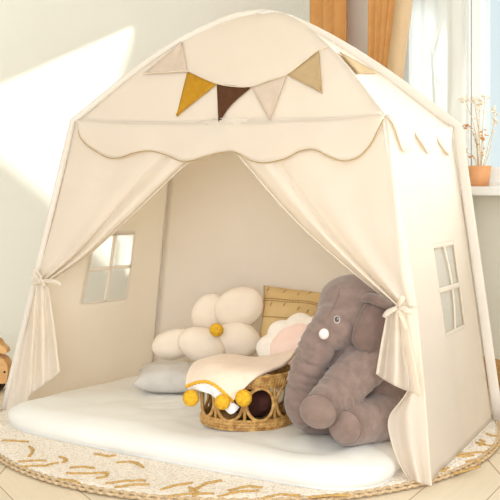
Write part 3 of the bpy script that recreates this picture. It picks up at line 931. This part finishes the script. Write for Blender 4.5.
# head
mb.ball(at(356, 315, 2.40), .103, .10, .098, None, 32, 20)
mb.ball(at(337, 325, 2.36), .062, .07, .064, None, 28, 18)
mb.ball(at(354, 300, 2.41), .090, .09, .066, None, 28, 18)
# trunk (hangs down from the face), rings near its root
chain([(331, 326, 2.345, .050), (319, 343, 2.33, .047), (310, 364, 2.335, .046), (304, 385, 2.34, .045), (300, 404, 2.345, .040), (302, 415, 2.35, .032)], .0050, 16, .05)
# far arm beside the trunk
chain([(352, 345, 2.40, .045), (336, 360, 2.37, .040), (322, 380, 2.36, .038), (314, 396, 2.35, .036)], .004, 8, .1)
# near arm
chain([(384, 352, 2.37, .060), (366, 364, 2.33, .059), (346, 384, 2.285, .055), (330, 401, 2.25, .0505), (322, 408, 2.235, .046)], .0050, 14, .12)
# near leg
chain([(398, 413, 2.43, .064), (380, 417, 2.35, .060), (361, 422, 2.28, .053), (348, 426, 2.25, .048)], .0055, 8, .05)
# far leg, mostly behind the near foot
chain([(360, 420, 2.46, .055), (330, 424, 2.42, .045), (316, 424, 2.40, .036)], 0, 0)
dzE = max(mtop(p.x, p.y)-p.z for p in mb.v)
base = at(355, 438, 2.33); base.z = mtop(base.x, base.y)
ele = thing('plush_elephant', base, 'large grey plush elephant sitting on the mattress behind the right curtain', 'soft toy')
for p in mb.v:                                   # soft stuffing flattens on the mattress
    z = mtop(p.x, p.y)+.001
    if p.z < z: p.z = z
body = mb.build('body', M['plush'], ele)
md = body.modifiers.new('merge', 'REMESH'); md.mode = 'VOXEL'; md.voxel_size = .0034; md.use_smooth_shade = True
md = body.modifiers.new('soft', 'SMOOTH'); md.factor = .5; md.iterations = 2
# soles
def sole(c, rx, rz, n_, rot):
    n_ = V(n_).normalized(); a = V((1, 0, 0)); a = (a-n_*a.dot(n_)).normalized(); b_ = n_.cross(a)
    a, b_ = a*math.cos(rot)+b_*math.sin(rot), b_*math.cos(rot)-a*math.sin(rot)
    rows = []
    for j in range(11):
        r = j/10
        rows.append([c+a*rx*r*math.cos(t)+b_*rz*r*math.sin(t)+n_*(.014*(1-r**2.5)) for t in (2*math.pi*k/40 for k in range(40))])
    m2 = MB(); m2.grid(rows, True); o = m2.build('sole', M['plush_sole'], ele, solid=.003)
    m3 = MB(); m3.tube(rows[-1][:], .0022, 8, closed=True); m3.build('sole_seam', M['plush_ear'], o)
sole(at(318, 411.5, 2.192), .044, .041, (-.30, -.88, -.12), 0)
sole(at(345, 427, 2.208), .040, .039, (-.40, -.90, .0), 0)
# ear
def ear():
    c = at(374, 327, 2.285); rows = []
    m2 = MB()
    outl = [(366, 302), (361, 310), (357, 319), (353, 330), (351.5, 340), (357, 349), (368, 353), (378, 349), (386, 340), (391, 326), (393, 314), (392, 305), (384, 301), (374, 300)]
    P = [path_at(outl+[outl[0]], k/56) for k in range(56)]
    cx, cy = 373, 326
    for sd in (-1, 1):
        rows = []
        for j in range(11):
            r = 1-j/10
            row = []
            for (x, y) in P:
                q = at(cx+(x-cx)*r, cy+(y-cy)*r, 2.288)
                q.y += sd*.013*(1-r**4)**.6 + .05*max(0, (x-cx)*r/22)*.4 - .010*max(0, (cy-(cy+(y-cy)*r))/30)
                row.append(q)
            rows.append(row)
        m2.grid(rows, True)
    o = m2.build('ear', M['plush_ear'], ele)
    m3 = MB()
    fold = [(364, 300, 2.29), (369, 298, 2.268), (377, 300, 2.262), (386, 304, 2.27), (394, 309, 2.29)]
    pts = [at(*path_at(fold, k/20)) for k in range(21)]
    m3.tube(pts, [.006+.011*math.sin(math.pi*(.1+.8*k/20)) for k in range(21)], 14, flat=.8)
    m3.build('ear_fold', M['plush_ear'], o)
ear()
# tusk, eye, mouth crease
m2 = MB(); m2.ball(at(324, 334, 2.272), .0125, .012, .0135, None, 28, 18); m2.build('tusk', M['white_plush'], ele)
dep_bvh = None
dg = bpy.context.evaluated_depsgraph_get(); ev = body.evaluated_get(dg); em = ev.to_mesh()
ebvh = BVHTree.FromPolygons([v.co+ROOT[ele] for v in em.vertices], [tuple(p.vertices) for p in em.polygons])
def onele(px, py, off=.002):
    r = ray(px, py).normalized(); h = ebvh.ray_cast(CAM, r)
    return h[0]-r*off
ep = onele(337, 319.5)
print('tusk depth', onele(324, 334).y, 'sole', onele(318, 411).y, onele(349, 427).y, 'ear', onele(370, 325).y)
m2 = MB(); m2.ball(ep+V((0, .002, 0)), .0065, .003, .0075, None, 24, 14); eo = m2.build('eye', M['eye_dark'], ele)
m2 = MB(); m2.tube([onele(337+2.9*math.cos(a), 319.5+3.5*math.sin(a), .0015) for a in (2*math.pi*k/28 for k in range(28))], .0008, 6, closed=True)
m2.ball(ep+V((.002, -.003, .002)), .0016); m2.build('eye_stitching', M['eye_white'], eo)
m2 = MB()
m2.tube([onele(*path_at([(340, 288), (338, 298), (333, 308), (328, 316)], k/16), .0) for k in range(17)], .0012, 6)
m2.build('face_seam', M['plush_ear'], ele)
ev.to_mesh_clear()

# ------------------------------------------------------------------ potted dried flowers on the sill
u_p, v_p = 1.283, .055
pp = W(u_p, v_p, Z0+.008); d0 = pp.y
print('pot at px', proj(pp))
pot = thing('flower_pot', pp, 'small terracotta pot of dried flowers standing on the white window sill', 'potted plant')
mb = MB(); mb.lathe(pp, [(.0, .001), (.031, .001), (.036, .040), (.0405, .068), (.0415, .072), (.0380, .072), (.035, .062), (.0, .060)], 36)
mb.build('pot', M['terracotta'], pot)
mb = MB(); mb.lathe(pp, [(.0, .0615), (.0345, .0605)], 24); mb.build('soil', M['soil'], pot)
k = d0/F
rng = random.Random(11)
stems = [[(0, 0), (-2, 20), (-1, 45), (1, 65)], [(2, 0), (3, 25), (5, 50), (7, 72)], [(3, 0), (8, 22), (13, 42), (14, 60)], [(-3, 0), (-5, 12), (-14, 18)], [(-2, 0), (-3, 25), (-9, 42), (-14, 44)], [(1, 0), (0, 30), (-4, 58), (-6, 70)], [(4, 0), (11, 18), (15, 38), (18, 50)], [(0, 0), (4, 18), (4, 34)], [(-1, 0), (-3, 30), (-6, 48), (-14, 70)]]
for q, st in enumerate(stems):
    dy = rng.uniform(-.012, .012)
    pts = []
    for t in range(13):
        x, z = path_at(st, t/12)
        pts.append(pp+V((x*k*.95, dy*t/6, .060+z*k)))
    mb = MB(); mb.tube(pts, [.0017-.0008*t/12 for t in range(13)], 6); so = mb.build('stem', M['dry_stem'], pot)
    tip = pts[-1]
    orange = q in (3, 4, 7)
    mb = MB()
    for t in range(9 if not orange else 6):
        c = tip+V((rng.gauss(0, .007), rng.gauss(0, .006), rng.gauss(0, .008)))
        rot = Matrix.Rotation(rng.uniform(0, 6), 3, 'Z') @ Matrix.Rotation(rng.uniform(0, 3), 3, 'X')
        mb.ball(c, .0075, .0022, .0045, rot, 10, 6)
    for t in range(4, 12):
        if rng.random() < .6:
            c = pts[t]+V((rng.gauss(0, .006), rng.gauss(0, .005), rng.gauss(0, .003)))
            rot = Matrix.Rotation(rng.uniform(0, 6), 3, 'Z') @ Matrix.Rotation(rng.uniform(0, 3), 3, 'X')
            mb.ball(c, .006, .0018, .0035, rot, 10, 6)
    mb.build('blossom', M['dry_leaf'] if orange else M['dry_flower'], so)

# ------------------------------------------------------------------ wooden toy at the left edge
tb = ground(-6, 391); 
toy = thing('wooden_toy', tb, 'light wooden toy standing on the floor at the left edge beside the tent', 'toy')
kt = tb.y/F
mb = MB()
side = [(-40, 383), (-40, 362), (-30, 352), (-14, 352), (-3, 356), (4, 360), (7.5, 366), (8, 374), (7, 381), (4, 384)]
P3 = [at(x, y, tb.y-.03) for x, y in side]; n = len(P3)
mb.add(P3+[p+V((0, .07, 0)) for p in P3], [tuple(range(n)), tuple(range(2*n-1, n-1, -1))]+[(i, (i+1) % n, n+(i+1) % n, n+i) for i in range(n)])
o = mb.build('body', M['wood_toy'], toy, smooth=False); md = o.modifiers.new('bev', 'BEVEL'); md.width = .003; md.segments = 2
mb = MB(); mb.tube([at(4.5, 372, tb.y-.031), at(4.5, 372, tb.y-.027)], .004, 12); mb.build('peg', M['hole'], o)
mb = MB(); hd = [(-24, 345), (-6, 338), (-1, 341), (2, 346), (6, 349), (7, 353), (3, 354.5), (-3, 352), (-8, 350), (-14, 352)]
P3 = [at(x, y, tb.y-.02) for x, y in hd]; n = len(P3)
mb.add(P3+[p+V((0, .05, 0)) for p in P3], [tuple(range(n)), tuple(range(2*n-1, n-1, -1))]+[(i, (i+1) % n, n+(i+1) % n, n+i) for i in range(n)])
o = mb.build('head', M['wood_toy'], toy, smooth=False); md = o.modifiers.new('bev', 'BEVEL'); md.width = .003; md.segments = 2
for x in (-2, -32):
    mb = MB(); c = at(x, 386, tb.y); c.z = .012; mb.tube([c+V((0, -.04, 0)), c+V((0, .05, 0))], .012, 20); mb.build('wheel', M['hole'], toy)

# ------------------------------------------------------------------ light
def sun(direction, energy, angle, col):
    l = bpy.data.lights.new('sun', 'SUN'); l.energy = energy; l.angle = math.radians(angle); l.color = col
    o = bpy.data.objects.new('sun', l); C.objects.link(o)
    o.rotation_euler = V(direction).to_track_quat('-Z', 'Y').to_euler(); return o
def area(name, loc, look, sx, sy, power, col):
    l = bpy.data.lights.new(name, 'AREA'); l.shape = 'RECTANGLE'; l.size = sx; l.size_y = sy; l.energy = power; l.color = col
    o = bpy.data.objects.new(name, l); C.objects.link(o); o.location = loc
    o.rotation_euler = (V(look)-V(loc)).to_track_quat('-Z', 'Y').to_euler(); return o
sun(SUN, 4.0, .9, (1, .97, .90))
wc = W(1.95, -.2, (Z0+Z1)/2)
la = area('daylight_window', wc, wc+EW+UD*.30, .95, Z1-Z0, 23, (.97, .985, 1.0)); la.data.spread = math.radians(112)
area('room_fill', W(4.9, 3.6, 1.25), W(1.3, 1.0, .5), 2.4, 1.9, 100, (.93, .965, 1.0))  # added soft fill standing in for unseen light behind the camera

lb = area('fill_right', W(3.5, .35, .75), W(1.9, .75, .35), .7, .9, 3.2, (.96, .98, 1.0)); lb.data.spread = math.radians(100)  # added fill off to the right, lifts the tent's lower right side
w = bpy.data.worlds.new('sky'); bpy.context.scene.world = w; w.use_nodes = True
nt = w.node_tree; bg = nt.nodes['Background']
tc = nt.nodes.new('ShaderNodeTexCoord'); sp = nt.nodes.new('ShaderNodeSeparateXYZ'); nt.links.new(tc.outputs['Generated'], sp.inputs[0])
rp = nt.nodes.new('ShaderNodeValToRGB'); nt.links.new(sp.outputs['Z'], rp.inputs['Fac'])
rp.color_ramp.elements[0].color = (.92, .98, .99, 1); rp.color_ramp.elements[1].color = (.75, .88, .96, 1)
vm = nt.nodes.new('ShaderNodeVectorMath'); vm.operation = 'DOT_PRODUCT'; nt.links.new(tc.outputs['Generated'], vm.inputs[0]); vm.inputs[1].default_value = V((.09, 1, .06)).normalized()
mr = nt.nodes.new('ShaderNodeMapRange'); mr.interpolation_type = 'SMOOTHSTEP'
mr.inputs['From Min'].default_value = math.cos(math.radians(9.5)); mr.inputs['From Max'].default_value = math.cos(math.radians(8.0)); mr.inputs['To Min'].default_value = .92; mr.inputs['To Max'].default_value = 3.4
nt.links.new(vm.outputs['Value'], mr.inputs['Value']); nt.links.new(mr.outputs['Result'], bg.inputs['Strength'])
nt.links.new(rp.outputs['Color'], bg.inputs['Color'])

sc = bpy.context.scene
sc.view_settings.view_transform = 'Standard'; sc.view_settings.look = 'None'
sc.view_settings.exposure = .04; sc.view_settings.gamma = 1; sc.view_settings.use_curve_mapping = False
sc.cycles.max_bounces = 10; sc.cycles.diffuse_bounces = 6; sc.cycles.transparent_max_bounces = 16
